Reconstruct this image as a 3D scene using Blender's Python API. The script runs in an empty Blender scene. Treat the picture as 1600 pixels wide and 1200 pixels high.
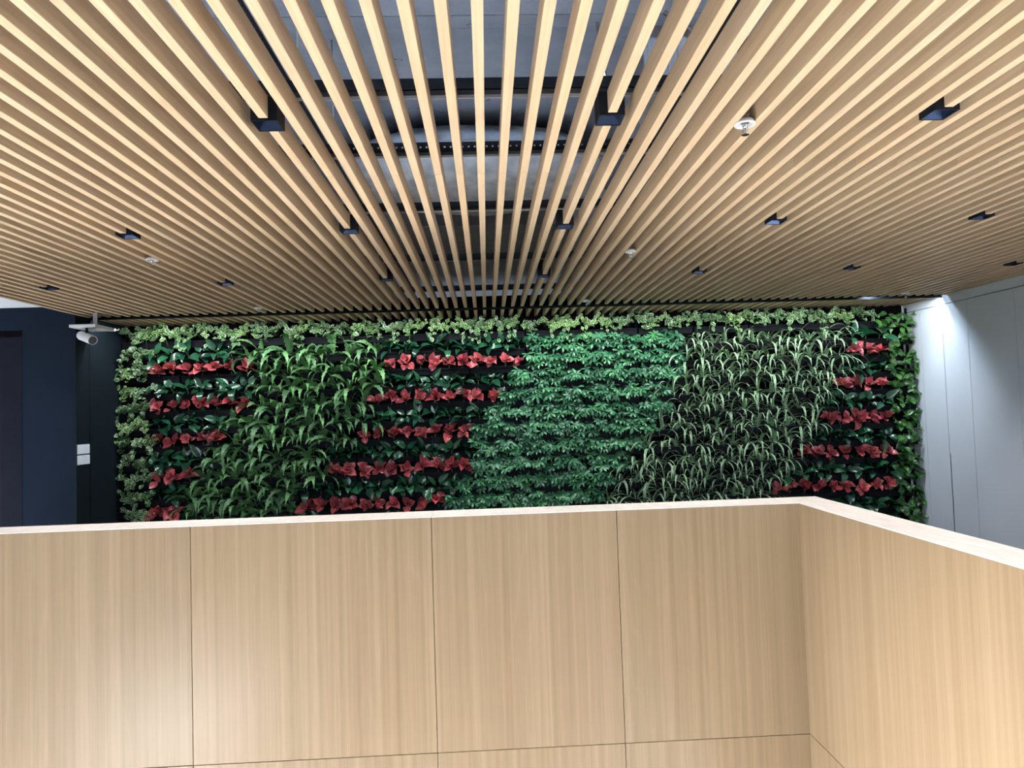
import bpy, math, random
from mathutils import Matrix, Vector, Euler

random.seed(11)
scene = bpy.context.scene
C = scene.collection
EYE = 1.67                      # camera height above the gallery floor (z = 0)
R = math.radians

# ------------------------------------------------------------------ camera
F_PX, YAW, PITCH, ROLL = 1067.06, 0.0378, 0.0400, -0.0327
fw = Vector((math.sin(YAW) * math.cos(PITCH), math.cos(YAW) * math.cos(PITCH), math.sin(PITCH)))
r0 = fw.cross(Vector((0, 0, 1))).normalized()
u0 = r0.cross(fw)
rt = r0 * math.cos(ROLL) + u0 * math.sin(ROLL)
up = -r0 * math.sin(ROLL) + u0 * math.cos(ROLL)
cam_d = bpy.data.cameras.new('camera')
cam = bpy.data.objects.new('camera', cam_d)
C.objects.link(cam)
cam_d.sensor_width = 36.0
cam_d.lens = F_PX / 1600 * 36.0
cam_d.clip_start = 0.05
m = Matrix.Identity(4)
for i in range(3):
    m[i][0], m[i][1], m[i][2] = rt[i], up[i], -fw[i]
m[2][3] = EYE
cam.matrix_world = m
scene.camera = cam

# ------------------------------------------------------------------ world, daylight, exposure
world = bpy.data.worlds.new('world')
scene.world = world
world.use_nodes = True
bg = world.node_tree.nodes['Background']
bg.inputs['Color'].default_value = (0.78, 0.87, 1.0, 1)
bg.inputs['Strength'].default_value = 0.35


def area_light(name, loc, rot, sx, sy, power, col, spread=180):
    d = bpy.data.lights.new(name, 'AREA')
    d.shape = 'RECTANGLE'
    d.size, d.size_y = sx, sy
    d.energy = power
    d.color = col
    d.spread = R(spread)
    o = bpy.data.objects.new(name, d)
    C.objects.link(o)
    o.location = loc
    o.rotation_euler = rot
    return o


# daylight entering through the tall glazing of the stair hall behind the camera, then two added fill lights
area_light('window_daylight_lower', (-5.5, -4.95, -3.6), (R(90), 0, 0), 1.7, 1.2, 300, (0.97, 0.985, 1.0))
area_light('window_daylight_upper', (-1.2, -4.95, 1.55), (R(90), 0, 0), 9.6, 1.9, 28, (0.93, 0.97, 1.0))
area_light('window_daylight_side', (-7.45, 0.9, 0.62), (R(86), 0, R(-90)), 3.6, 1.0, 92, (0.96, 0.98, 1.0), 28)  # unseen side source, narrowed to brighten the side balustrade and miss the slats
area_light('clerestory_daylight', (0.4, -4.95, 3.13), (R(90), 0, 0), 9.0, 0.36, 420, (0.62, 0.78, 1.0))  # unseen strip light added to brighten the concrete above the slats
# lights added over the unseen rear hall: pale floors bounce them onto the slats
area_light('rooflight_daylight', (-1.9, -2.4, 3.0), (R(29), 0, 0), 5.4, 3.0, 2300, (0.96, 0.985, 1.0), 52)
area_light('rooflight_daylight_side', (3.45, -2.0, 3.0), (R(30), 0, 0), 2.4, 3.0, 720, (0.96, 0.985, 1.0), 66)  # second added fill, evens the light across the right-hand slats
# unseen light added to brighten the white ceiling left of the slats
area_light('corridor_lamp', (-5.9, 5.5, EYE + 1.20), (0, 0, 0), 0.6, 1.2, 330, (0.82, 0.90, 1.0), 72)

vs = scene.view_settings
vs.view_transform = 'Standard'
vs.look = 'None'
vs.exposure = 0.0
vs.gamma = 1.0
vs.use_curve_mapping = False
try:
    scene.cycles.use_denoising = True
    scene.cycles.max_bounces = 8
    scene.cycles.caustics_reflective = False
    scene.cycles.caustics_refractive = False
except Exception:
    pass


# ------------------------------------------------------------------ materials
def new_mat(name, base=(0.8, 0.8, 0.8), rough=0.5, metal=0.0, spec=0.5, coat=0.0):
    mt = bpy.data.materials.new(name)
    mt.use_nodes = True
    p = mt.node_tree.nodes['Principled BSDF']
    p.inputs['Base Color'].default_value = (*base, 1)
    p.inputs['Roughness'].default_value = rough
    p.inputs['Metallic'].default_value = metal
    p.inputs['Specular IOR Level'].default_value = spec
    if coat:
        p.inputs['Coat Weight'].default_value = coat
        p.inputs['Coat Roughness'].default_value = 0.25
    return mt, mt.node_tree, p


def node(nt, kind, **kw):
    n = nt.nodes.new(kind)
    for k, v in kw.items():
        setattr(n, k, v)
    return n


def ramp(nt, fac, stops):
    n = node(nt, 'ShaderNodeValToRGB')
    cr = n.color_ramp
    while len(cr.elements) > 1:
        cr.elements.remove(cr.elements[-1])
    cr.elements[0].position = stops[0][0]
    cr.elements[0].color = (*stops[0][1], 1)
    for pos, col in stops[1:]:
        e = cr.elements.new(pos)
        e.color = (*col, 1)
    nt.links.new(fac, n.inputs[0])
    return n.outputs[0]


def mix(nt, a, b, fac, mode='MIX'):
    n = node(nt, 'ShaderNodeMix', data_type='RGBA', blend_type=mode)
    if isinstance(fac, (int, float)):
        n.inputs[0].default_value = fac
    else:
        nt.links.new(fac, n.inputs[0])
    for sock, val in ((n.inputs[6], a), (n.inputs[7], b)):
        if isinstance(val, tuple):
            sock.default_value = (*val, 1)
        else:
            nt.links.new(val, sock)
    return n.outputs[2]


def math_n(nt, op, a, b=None):
    n = node(nt, 'ShaderNodeMath', operation=op)
    for i, v in enumerate((a, b)):
        if v is None:
            continue
        if isinstance(v, (int, float)):
            n.inputs[i].default_value = v
        else:
            nt.links.new(v, n.inputs[i])
    return n.outputs[0]


def coords(nt, scale, offset_random=True, kind='Object'):
    tc = node(nt, 'ShaderNodeTexCoord')
    oi = node(nt, 'ShaderNodeObjectInfo')
    mp = node(nt, 'ShaderNodeMapping')
    mp.inputs['Scale'].default_value = scale
    nt.links.new(tc.outputs[kind], mp.inputs['Vector'])
    if offset_random:
        mul = node(nt, 'ShaderNodeVectorMath', operation='SCALE')
        comb = node(nt, 'ShaderNodeCombineXYZ')
        for i in range(3):
            nt.links.new(oi.outputs['Random'], comb.inputs[i])
        nt.links.new(comb.outputs[0], mul.inputs[0])
        mul.inputs['Scale'].default_value = 37.0
        nt.links.new(mul.outputs[0], mp.inputs['Location'])
    return mp.outputs[0], oi.outputs['Random']


def noise(nt, vec, scale=1.0, detail=4.0, rough=0.55, dist=0.0):
    n = node(nt, 'ShaderNodeTexNoise')
    n.inputs['Scale'].default_value = scale
    n.inputs['Detail'].default_value = detail
    n.inputs['Roughness'].default_value = rough
    n.inputs['Distortion'].default_value = dist
    nt.links.new(vec, n.inputs['Vector'])
    return n.outputs['Fac']


def bump(nt, p, height, strength=0.2, dist=0.002):
    b = node(nt, 'ShaderNodeBump')
    b.inputs['Strength'].default_value = strength
    b.inputs['Distance'].default_value = dist
    nt.links.new(height, b.inputs['Height'])
    nt.links.new(b.outputs[0], p.inputs['Normal'])


def mat_slat():
    mt, nt, p = new_mat('pale_slat_wood', rough=0.5)
    vec, rnd = coords(nt, (90, 2.2, 90))
    g = noise(nt, vec, 1.0, 5, 0.6)
    col = ramp(nt, g, [(0.28, (0.42, 0.307, 0.195)), (0.5, (0.485, 0.364, 0.238)), (0.75, (0.545, 0.420, 0.285))])
    tone = ramp(nt, rnd, [(0.0, (0.88, 0.86, 0.82)), (0.5, (1.0, 0.98, 0.95)), (0.8, (1.0, 0.99, 0.99)), (1.0, (1.06, 1.0, 0.93))])
    nt.links.new(mix(nt, col, tone, 1.0, 'MULTIPLY'), p.inputs['Base Color'])
    bump(nt, p, g, 0.08)
    return mt


def mat_veneer():
    mt, nt, p = new_mat('oak_veneer', rough=0.30, spec=0.4)
    vec, rnd = coords(nt, (1.0, 1.0, 1.0))
    # broad flitch figure: tall arching cathedrals
    m1 = node(nt, 'ShaderNodeMapping')
    m1.inputs['Scale'].default_value = (5.5, 5.5, 0.25)
    nt.links.new(vec, m1.inputs['Vector'])
    broad = noise(nt, m1.outputs[0], 1.0, 1.0, 0.4, 0.15)
    bands = math_n(nt, 'FRACT', math_n(nt, 'MULTIPLY', broad, 13.0))
    bands = math_n(nt, 'ABSOLUTE', math_n(nt, 'SUBTRACT', bands, 0.5))
    m2 = node(nt, 'ShaderNodeMapping')
    m2.inputs['Scale'].default_value = (30, 30, 0.16)
    nt.links.new(vec, m2.inputs['Vector'])
    streak = noise(nt, m2.outputs[0], 1.0, 4.0, 0.6)
    m3 = node(nt, 'ShaderNodeMapping')
    m3.inputs['Scale'].default_value = (420, 420, 5.0)
    nt.links.new(vec, m3.inputs['Vector'])
    pores = noise(nt, m3.outputs[0], 1.0, 2.0, 0.5)
    base = ramp(nt, streak, [(0.28, (0.188, 0.132, 0.077)), (0.5, (0.222, 0.161, 0.098)), (0.72, (0.262, 0.196, 0.125))])
    fig = ramp(nt, bands, [(0.0, (1.10, 1.11, 1.13)), (0.10, (1.0, 1.0, 1.0)), (0.5, (0.965, 0.96, 0.95))])
    col = mix(nt, base, fig, 0.5, 'MULTIPLY')
    po = ramp(nt, pores, [(0.3, (0.88, 0.86, 0.83)), (0.5, (1, 1, 1))])
    col = mix(nt, col, po, 0.8, 'MULTIPLY')
    tone = ramp(nt, rnd, [(0, (0.97, 0.97, 0.96)), (1, (1.03, 1.01, 1.0))])
    col = mix(nt, col, tone, 1.0, 'MULTIPLY')
    nt.links.new(col, p.inputs['Base Color'])
    bump(nt, p, pores, 0.05, 0.001)
    return mt


def mat_coping():
    mt, nt, p = new_mat('bleached_oak_coping', rough=0.45)
    vec, rnd = coords(nt, (14, 3, 14))
    g = noise(nt, vec, 2.0, 5, 0.6)
    col = ramp(nt, g, [(0.3, (0.66, 0.62, 0.60)), (0.7, (0.80, 0.77, 0.75))])
    nt.links.new(col, p.inputs['Base Color'])
    return mt


def mat_concrete():
    mt, nt, p = new_mat('grey_concrete', rough=0.85, spec=0.2)
    vec, rnd = coords(nt, (1, 1, 1), False)
    a = noise(nt, vec, 1.6, 6, 0.6, 0.3)
    b = noise(nt, vec, 9, 5, 0.7)
    col = ramp(nt, a, [(0.3, (0.17, 0.215, 0.31)), (0.7, (0.26, 0.315, 0.43))])
    col = mix(nt, col, ramp(nt, b, [(0.3, (0.82, 0.82, 0.82)), (0.7, (1.05, 1.05, 1.05))]), 0.7, 'MULTIPLY')
    # hairline cracks
    wv = noise(nt, vec, 2.3, 3, 0.6, 1.2)
    dd = math_n(nt, 'ABSOLUTE', math_n(nt, 'SUBTRACT', wv, 0.5))
    gate = noise(nt, vec, 1.1, 1, 0.5)
    crack = math_n(nt, 'MULTIPLY', math_n(nt, 'LESS_THAN', dd, 0.0022), math_n(nt, 'GREATER_THAN', gate, 0.56))
    col = mix(nt, col, (0.06, 0.06, 0.07), crack)
    nt.links.new(col, p.inputs['Base Color'])
    bump(nt, p, b, 0.3, 0.01)
    return mt


def mat_speckle(name, a, b, scale=40, rough=0.6, spec=0.4, metal=0.0):
    mt, nt, p = new_mat(name, rough=rough, spec=spec, metal=metal)
    vec, rnd = coords(nt, (1, 1, 1), False)
    g = noise(nt, vec, scale, 3, 0.5)
    nt.links.new(ramp(nt, g, [(0.3, a), (0.7, b)]), p.inputs['Base Color'])
    return mt


def leaf_mat(name, mid, blade, edge, rough=0.35, spec=0.5, edge_at=0.8, hue_var=0.25, rib=0.07, patch=None):
    """u across the blade (0.5 = midrib), v from stalk to tip."""
    mt, nt, p = new_mat(name, rough=rough, spec=spec)
    uv = node(nt, 'ShaderNodeUVMap')
    sep = node(nt, 'ShaderNodeSeparateXYZ')
    nt.links.new(uv.outputs[0], sep.inputs[0])
    d = math_n(nt, 'ABSOLUTE', math_n(nt, 'MULTIPLY', math_n(nt, 'SUBTRACT', sep.outputs[0], 0.5), 2.0))
    oi = node(nt, 'ShaderNodeObjectInfo')
    vec, rnd = coords(nt, (1, 1, 1))
    nz = noise(nt, vec, 60, 3, 0.6)
    dj = math_n(nt, 'ADD', d, math_n(nt, 'MULTIPLY', math_n(nt, 'SUBTRACT', nz, 0.5), 0.35))
    col = ramp(nt, dj, [(0.0, mid), (rib, mid), (rib + 0.08, blade), (edge_at - 0.12, blade), (min(edge_at + 0.06, 0.99), edge)])
    if patch:
        pt = math_n(nt, 'GREATER_THAN', noise(nt, vec, 34, 2, 0.5), patch[1])
        col = mix(nt, col, patch[0], pt)
    lo = tuple(1 - hue_var for _ in range(3))
    tone = ramp(nt, rnd, [(0, (lo[0], lo[1] * 1.02, lo[2])), (0.5, (1, 1, 1)), (1, (1 + hue_var, 1 + hue_var * 0.9, 1 + hue_var * 0.3))])
    nt.links.new(mix(nt, col, tone, 1.0, 'MULTIPLY'), p.inputs['Base Color'])
    return mt


M = {}
M['slat'] = mat_slat()
M['veneer'] = mat_veneer()
M['coping'] = mat_coping()
M['concrete'] = mat_concrete()
M['black'] = mat_speckle('black_steel', (0.0035, 0.004, 0.006), (0.006, 0.007, 0.010), 30, 0.5, 0.15)
M['core'] = mat_speckle('dark_joint', (0.10, 0.06, 0.035), (0.13, 0.08, 0.045), 30, 0.8)
M['tray'] = mat_speckle('black_plastic', (0.003, 0.0035, 0.005), (0.005, 0.006, 0.008), 25, 0.65, 0.12)
M['soil'] = mat_speckle('potting_soil', (0.006, 0.005, 0.004), (0.016, 0.012, 0.009), 120, 0.95, 0.1)
M['felt'] = mat_speckle('black_felt', (0.002, 0.002, 0.003), (0.004, 0.004, 0.005), 60, 0.95, 0.05)
M['navy'] = mat_speckle('navy_paint', (0.006, 0.011, 0.021), (0.008, 0.013, 0.024), 3, 0.9, 0.1)
M['navy_side'] = mat_speckle('navy_laminate', (0.006, 0.011, 0.015), (0.008, 0.013, 0.018), 3, 0.75, 0.1)
M['door_dark'] = mat_speckle('dark_bronze_door', (0.007, 0.008, 0.014), (0.009, 0.010, 0.016), 5, 0.9, 0.1)
M['white_lacquer'] = mat_speckle('white_lacquer', (0.53, 0.57, 0.64), (0.56, 0.60, 0.67), 2, 0.4)
M['white_plaster'] = mat_speckle('white_plaster', (0.76, 0.78, 0.82), (0.80, 0.82, 0.86), 6, 0.8)
M['white_metal'] = mat_speckle('white_metal', (0.74, 0.75, 0.78), (0.78, 0.79, 0.82), 10, 0.35)
M['grey_metal'] = mat_speckle('grey_metal', (0.34, 0.35, 0.37), (0.40, 0.41, 0.43), 10, 0.45)
M['chrome'] = mat_speckle('chrome', (0.55, 0.55, 0.56), (0.62, 0.62, 0.63), 10, 0.2, 0.5, 1.0)
M['duct'] = mat_speckle('galvanised_duct', (0.26, 0.29, 0.34), (0.36, 0.39, 0.45), 8, 0.55)
M['foil'] = mat_speckle('insulation_wrap', (0.30, 0.33, 0.38), (0.60, 0.65, 0.72), 9, 0.7)
M['reflector'] = mat_speckle('blue_black_reflector', (0.022, 0.034, 0.07), (0.03, 0.045, 0.09), 10, 0.25, 0.5, 0.9)
M['pipe'] = mat_speckle('brown_primed_pipe', (0.10, 0.065, 0.05), (0.13, 0.085, 0.065), 20, 0.6)
M['switch'] = mat_speckle('pale_switch_plate', (0.72, 0.78, 0.86), (0.76, 0.82, 0.90), 10, 0.3)
M['floor'] = mat_speckle('light_stone_floor', (0.50, 0.49, 0.47), (0.60, 0.59, 0.57), 90, 0.6)
M['carpet'] = mat_speckle('dark_grey_carpet', (0.03, 0.03, 0.033), (0.05, 0.05, 0.055), 120, 0.95, 0.1)  # unseen floor strip, toned dark to cut light bounced onto the leaves
M['terrazzo'] = mat_speckle('pale_terrazzo', (0.66, 0.64, 0.61), (0.78, 0.76, 0.73), 90, 0.4)
M['frame'] = mat_speckle('anodised_frame', (0.10, 0.10, 0.11), (0.13, 0.13, 0.14), 20, 0.4, 0.5, 0.6)

M['leaf_red'] = leaf_mat('red_leaf', (0.541, 0.197, 0.221), (0.385, 0.051, 0.074), (0.246, 0.164, 0.082), 0.25, 0.5, 0.93, 0.5, 0.03)
M['leaf_dark'] = leaf_mat('glossy_dark_leaf', (0.022, 0.090, 0.038), (0.012, 0.064, 0.032), (0.015, 0.068, 0.038), 0.22, 0.6, 0.9, 0.5, 0.04)
M['leaf_fern'] = leaf_mat('fern_leaf', (0.115, 0.230, 0.082), (0.070, 0.176, 0.067), (0.107, 0.238, 0.098), 0.42, 0.45, 0.8, 0.5, 0.06)
M['leaf_spider'] = leaf_mat('striped_spider_leaf', (0.104, 0.264, 0.112), (0.088, 0.240, 0.096), (0.496, 0.576, 0.432), 0.38, 0.45, 0.66, 0.25, 0.2)
M['leaf_sche'] = leaf_mat('umbrella_leaf', (0.068, 0.210, 0.098), (0.038, 0.154, 0.072), (0.045, 0.165, 0.083), 0.3, 0.5, 0.85, 0.5, 0.06)
M['leaf_var'] = leaf_mat('variegated_leaf', (0.045, 0.13, 0.036), (0.030, 0.108, 0.031), (0.40, 0.47, 0.29), 0.24, 0.55, 0.80, 0.45, 0.05, ((0.22, 0.33, 0.14), 0.68))
M['leaf_green'] = leaf_mat('green_vine_leaf', (0.072, 0.162, 0.036), (0.029, 0.106, 0.022), (0.036, 0.117, 0.027), 0.3, 0.5, 0.85, 0.4, 0.05)
M['stem'] = mat_speckle('green_stem', (0.05, 0.10, 0.03), (0.09, 0.14, 0.05), 60, 0.6)

lens, lnt, lp = new_mat('lamp_lens', (0.9, 0.95, 1.0), 0.3)
lp.inputs['Emission Color'].default_value = (0.9, 0.95, 1.0, 1)
lp.inputs['Emission Strength'].default_value = 3.0
M['lens'] = lens


# ------------------------------------------------------------------ mesh helpers
class MB:
    def __init__(self):
        self.v, self.f, self.mi, self.uv, self.sm = [], [], [], [], []

    def face(self, idx, mi=0, uv=None, smooth=False):
        self.f.append(idx)
        self.mi.append(mi)
        self.uv.append(uv)
        self.sm.append(smooth)

    def box(self, x0, x1, y0, y1, z0, z1, mi=0):
        n = len(self.v)
        self.v += [(x0, y0, z0), (x1, y0, z0), (x1, y1, z0), (x0, y1, z0), (x0, y0, z1), (x1, y0, z1), (x1, y1, z1), (x0, y1, z1)]
        for q in ((0, 3, 2, 1), (4, 5, 6, 7), (0, 1, 5, 4), (1, 2, 6, 5), (2, 3, 7, 6), (3, 0, 4, 7)):
            self.face([n + k for k in q], mi)
        return self

    def bevel_box(self, x0, x1, y0, y1, z0, z1, b, mi=0):
        """box with its twelve edges chamfered"""
        n = len(self.v)
        xs, ys, zs = (x0, x1), (y0, y1), (z0, z1)
        idx = {}
        for i in (0, 1):
            for j in (0, 1):
                for k in (0, 1):
                    sx, sy, sz = (1, -1)[i], (1, -1)[j], (1, -1)[k]
                    for ax in range(3):
                        pnt = [xs[i] + sx * b, ys[j] + sy * b, zs[k] + sz * b]
                        pnt[ax] = (xs[i], ys[j], zs[k])[ax]
                        idx[(i, j, k, ax)] = len(self.v)
                        self.v.append(tuple(pnt))
        for i in (0, 1):
            q = [idx[(i, 0, 0, 0)], idx[(i, 1, 0, 0)], idx[(i, 1, 1, 0)], idx[(i, 0, 1, 0)]]
            self.face(q if i else q[::-1], mi)
            q = [idx[(0, i, 0, 1)], idx[(0, i, 1, 1)], idx[(1, i, 1, 1)], idx[(1, i, 0, 1)]]
            self.face(q if i else q[::-1], mi)
            q = [idx[(0, 0, i, 2)], idx[(1, 0, i, 2)], idx[(1, 1, i, 2)], idx[(0, 1, i, 2)]]
            self.face(q if i else q[::-1], mi)
        for a in (0, 1):
            for bb in (0, 1):
                self.face([idx[(0, a, bb, 1)], idx[(1, a, bb, 1)], idx[(1, a, bb, 2)], idx[(0, a, bb, 2)]], mi)
                self.face([idx[(a, 0, bb, 0)], idx[(a, 1, bb, 0)], idx[(a, 1, bb, 2)], idx[(a, 0, bb, 2)]], mi)
                self.face([idx[(a, bb, 0, 0)], idx[(a, bb, 1, 0)], idx[(a, bb, 1, 1)], idx[(a, bb, 0, 1)]], mi)
        for i in (0, 1):
            for j in (0, 1):
                for k in (0, 1):
                    self.face([idx[(i, j, k, 0)], idx[(i, j, k, 1)], idx[(i, j, k, 2)]], mi)
        return self

    def lathe(self, prof, n=20, mtx=None, mi=0, smooth=True):
        """prof: list of (radius, z)"""
        s = len(self.v)
        for (r, z) in prof:
            for k in range(n):
                a = 2 * math.pi * k / n
                p = Vector((r * math.cos(a), r * math.sin(a), z))
                if mtx:
                    p = mtx @ p
                self.v.append(tuple(p))
        for i in range(len(prof) - 1):
            for k in range(n):
                k2 = (k + 1) % n
                self.face([s + i * n + k, s + i * n + k2, s + (i + 1) * n + k2, s + (i + 1) * n + k], mi, None, smooth)
        self.face([s + k for k in range(n)][::-1], mi)
        self.face([s + (len(prof) - 1) * n + k for k in range(n)], mi)
        return self

    def tube(self, pts, rad, n=8, mi=0):
        s = len(self.v)
        pts = [Vector(p) for p in pts]
        rads = rad if isinstance(rad, list) else [rad] * len(pts)
        for i, p in enumerate(pts):
            t = (pts[min(i + 1, len(pts) - 1)] - pts[max(i - 1, 0)]).normalized()
            a = t.orthogonal().normalized() if abs(t.z) > 0.95 else t.cross(Vector((0, 0, 1))).normalized()
            b = t.cross(a)
            for k in range(n):
                an = 2 * math.pi * k / n
                self.v.append(tuple(p + (a * math.cos(an) + b * math.sin(an)) * rads[i]))
        for i in range(len(pts) - 1):
            for k in range(n):
                k2 = (k + 1) % n
                self.face([s + i * n + k, s + i * n + k2, s + (i + 1) * n + k2, s + (i + 1) * n + k], mi, None, True)
        self.face([s + k for k in range(n)][::-1], mi)
        self.face([s + (len(pts) - 1) * n + k for k in range(n)], mi)
        return self

    def prism_x(self, poly, x0, x1, mi=0):
        """polygon in (y, z), counter-clockwise seen from +x, extruded along x"""
        s, n = len(self.v), len(poly)
        self.v += [(x0, y, z) for y, z in poly] + [(x1, y, z) for y, z in poly]
        self.face([s + k for k in range(n)][::-1], mi)
        self.face([s + n + k for k in range(n)], mi)
        for k in range(n):
            k2 = (k + 1) % n
            self.face([s + k, s + k2, s + n + k2, s + n + k], mi)
        return self

    def leaf(self, mtx, length, width, prof, nseg=5, droop=0.6, fold=0.25, petiole=0.0, twist=0.0, wav=0.0, mi=0):
        """grows along +Y from the origin, upper side +Z, bending down towards the tip"""
        s = len(self.v)
        p = Vector((0, 0, 0))
        ang = 0.0
        rows = []
        if petiole:
            rows.append((Vector((0, 0, 0)), 0.0, 0.0025, 0.0))
            p = Vector((0, petiole, 0))
        for i in range(nseg + 1):
            t = i / nseg
            w = max(prof(t) * width * 0.5, 0.0008)
            if wav:
                w *= 1 + wav * (1 if i % 2 else -1)
            rows.append((p.copy(), ang, w, t))
            st = length / nseg
            ang -= droop / nseg * (0.4 + 1.2 * t)
            p += Vector((0, math.cos(ang), math.sin(ang))) * st
        for (q, an, w, t) in rows:
            nrm = Vector((0, -math.sin(an), math.cos(an)))
            tw = twist * t
            side = Vector((math.cos(tw), 0, 0)) + nrm * math.sin(tw)
            lift = nrm * (w * fold)
            for k, sd in enumerate((-1, 0, 1)):
                pt = q + side * (w * sd) + (lift if sd else Vector((0, 0, 0)))
                self.v.append(tuple(mtx @ pt))
        for i in range(len(rows) - 1):
            for k in (0, 1):
                a = s + i * 3 + k
                t0, t1 = rows[i][3], rows[i + 1][3]
                self.face([a, a + 1, a + 4, a + 3], mi, [(k * 0.5, t0), (k * 0.5 + 0.5, t0), (k * 0.5 + 0.5, t1), (k * 0.5, t1)], True)
        return self

    def mesh(self, name, mats):
        me = bpy.data.meshes.new(name)
        me.from_pydata(self.v, [], self.f)
        for mt in (mats if isinstance(mats, (list, tuple)) else [mats]):
            me.materials.append(mt)
        me.polygons.foreach_set('material_index', self.mi)
        me.polygons.foreach_set('use_smooth', self.sm)
        if any(u is not None for u in self.uv):
            lay = me.uv_layers.new(name='UVMap')
            data = []
            for f, u in zip(self.f, self.uv):
                for k in range(len(f)):
                    data += list(u[k]) if u else [0.5, 0.0]
            lay.data.foreach_set('uv', data)
        me.update()
        return me

    def build(self, name, mats, parent=None):
        return place(name, self.mesh(name, mats), parent)


def place(name, me, parent=None, loc=(0, 0, 0), rot=(0, 0, 0)):
    o = bpy.data.objects.new(name, me)
    C.objects.link(o)
    o.parent = parent
    o.location = loc
    o.rotation_euler = rot
    return o


def empty(name, loc=(0, 0, 0), rot=(0, 0, 0)):
    o = place(name, None, None, loc, rot)
    o.empty_display_size = 0.05
    return o


def tag(o, label=None, cat=None, group=None, kind=None):
    if label:
        o['label'] = label
    if cat:
        o['category'] = cat
    if group:
        o['group'] = group
    if kind:
        o['kind'] = kind
    return o


def struct(o, label=None):
    return tag(o, label, None, None, 'structure')


# ------------------------------------------------------------------ main dimensions (metres)
CEIL = EYE + 1.112            # underside of the timber slats
PITCH_S, SLAT_W, SLAT_H = 0.1, 0.0345, 0.085
X0 = -1.2097                  # left edge of slat number 0
K0, K1 = -29, 62              # slats run from the dark wall to the white doors
XL, XR = -4.13, 5.05
Y_GAP0, Y_GAP1, Y_BACK = 7.212, 7.335, 8.02
Y_REAR = -5.0
Z_LOW = -4.4                  # floor of the storey below, seen down the stair void
PAR_Y, PAR_YB = 3.668, 3.885  # inner and outer face of the front balustrade
PAR_X, PAR_XB = 1.672, 1.870  # inner and outer face of the side balustrade
PAR_T = EYE - 0.5447
SEAM_Z = EYE - 1.7757

# ------------------------------------------------------------------ structure: floors and walls
fl = MB()
fl.box(-4.3, XR + 0.3, 5.0, Y_BACK + 0.2, -0.30, 0.0)
struct(fl.build('floor', M['carpet']), 'dark grey carpet in front of the living wall')
fl = MB()
fl.box(-7.5, PAR_X, PAR_Y + 0.02, 5.0, -0.30, 0.0)
fl.box(-7.5, -4.3, 5.0, Y_BACK + 0.2, -0.30, 0.0)
fl.box(PAR_X + 0.02, XR + 0.3, Y_REAR, 5.0, -0.30, 0.0)
struct(fl.build('floor_gallery', M['floor']), 'light stone gallery floor behind the timber balustrade')
struct(MB().box(-7.5, XR + 0.3, Y_REAR - 0.3, 4.2, Z_LOW - 0.2, Z_LOW).build('floor_lower', M['terrazzo']), 'pale floor of the storey below the stair void')
struct(MB().box(-7.5, PAR_X, PAR_Y + 0.03, PAR_Y + 0.2, Z_LOW, -0.30).build('wall_void_front', M['white_plaster']), 'plain wall under the gallery edge')
struct(MB().box(PAR_X + 0.03, PAR_X + 0.2, Y_REAR, PAR_Y + 0.2, Z_LOW, -0.30).build('wall_void_side', M['white_plaster']), 'plain wall under the side gallery edge')
wl = MB()
wl.box(-7.7, -7.5, Y_REAR, -1.0, Z_LOW, EYE + 2.2)
wl.box(-7.7, -7.5, 2.8, 7.03, Z_LOW, EYE + 2.2)
wl.box(-7.7, -7.5, -1.0, 2.8, Z_LOW, 0.0)
wl.box(-7.7, -7.5, -1.0, 2.8, 1.1, EYE + 2.2)
struct(wl.build('wall_left', M['duct']), 'grey wall far left of the stair hall with one window')
fr = MB()
for q in range(4):
    y = -1.0 + 3.8 * q / 3
    fr.box(-7.66, -7.58, max(-1.0, y - 0.03), min(2.8, y + 0.03), 0.0, 1.1)
fr.box(-7.66, -7.58, -1.0, 2.8, 0.0, 0.06)
fr.box(-7.66, -7.58, -1.0, 2.8, 1.04, 1.1)
struct(fr.build('window_3', M['frame']), 'large window in the far left wall')

# rear glazed wall of the hall, behind the camera
rw = MB()
W = [(-6.2, 1.0, Z_LOW + 0.45, 0.25), (-6.2, 3.8, 0.55, 2.6)]
rw.box(-7.5, XR + 0.3, Y_REAR - 0.2, Y_REAR, Z_LOW, Z_LOW + 0.4)
rw.box(-7.5, -6.3, Y_REAR - 0.2, Y_REAR, Z_LOW + 0.4, 2.93)
rw.box(-6.3, XR + 0.3, Y_REAR - 0.2, Y_REAR, 0.25, 0.5)
rw.box(1.1, XR + 0.3, Y_REAR - 0.2, Y_REAR, Z_LOW + 0.4, 0.25)
rw.box(3.9, XR + 0.3, Y_REAR - 0.2, Y_REAR, 0.5, 2.93)
rw.box(-6.3, 3.9, Y_REAR - 0.2, Y_REAR, 2.6, 2.93)
rw.box(-7.5, XR + 0.3, Y_REAR - 0.2, Y_REAR, 3.33, 3.6)
struct(rw.build('wall_rear', M['white_plaster']), 'rear wall of the hall with two long window bands')
for wi, (xa, xb, za, zb) in enumerate(((-6.3, 1.1, Z_LOW + 0.4, 0.25), (-6.3, 3.9, 0.5, 2.6))):
    fr = MB()
    fr.box(xa, xb, Y_REAR - 0.16, Y_REAR - 0.08, za, za + 0.06)
    fr.box(xa, xb, Y_REAR - 0.16, Y_REAR - 0.08, zb - 0.06, zb)
    nm = 5
    for q in range(nm + 1):
        x = xa + (xb - xa) * q / nm
        fr.box(max(xa, x - 0.03), min(xb, x + 0.03), Y_REAR - 0.16, Y_REAR - 0.08, za, zb)
    struct(fr.build('window_%d' % (wi + 1), M['frame']), 'long window band in the rear wall')

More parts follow.
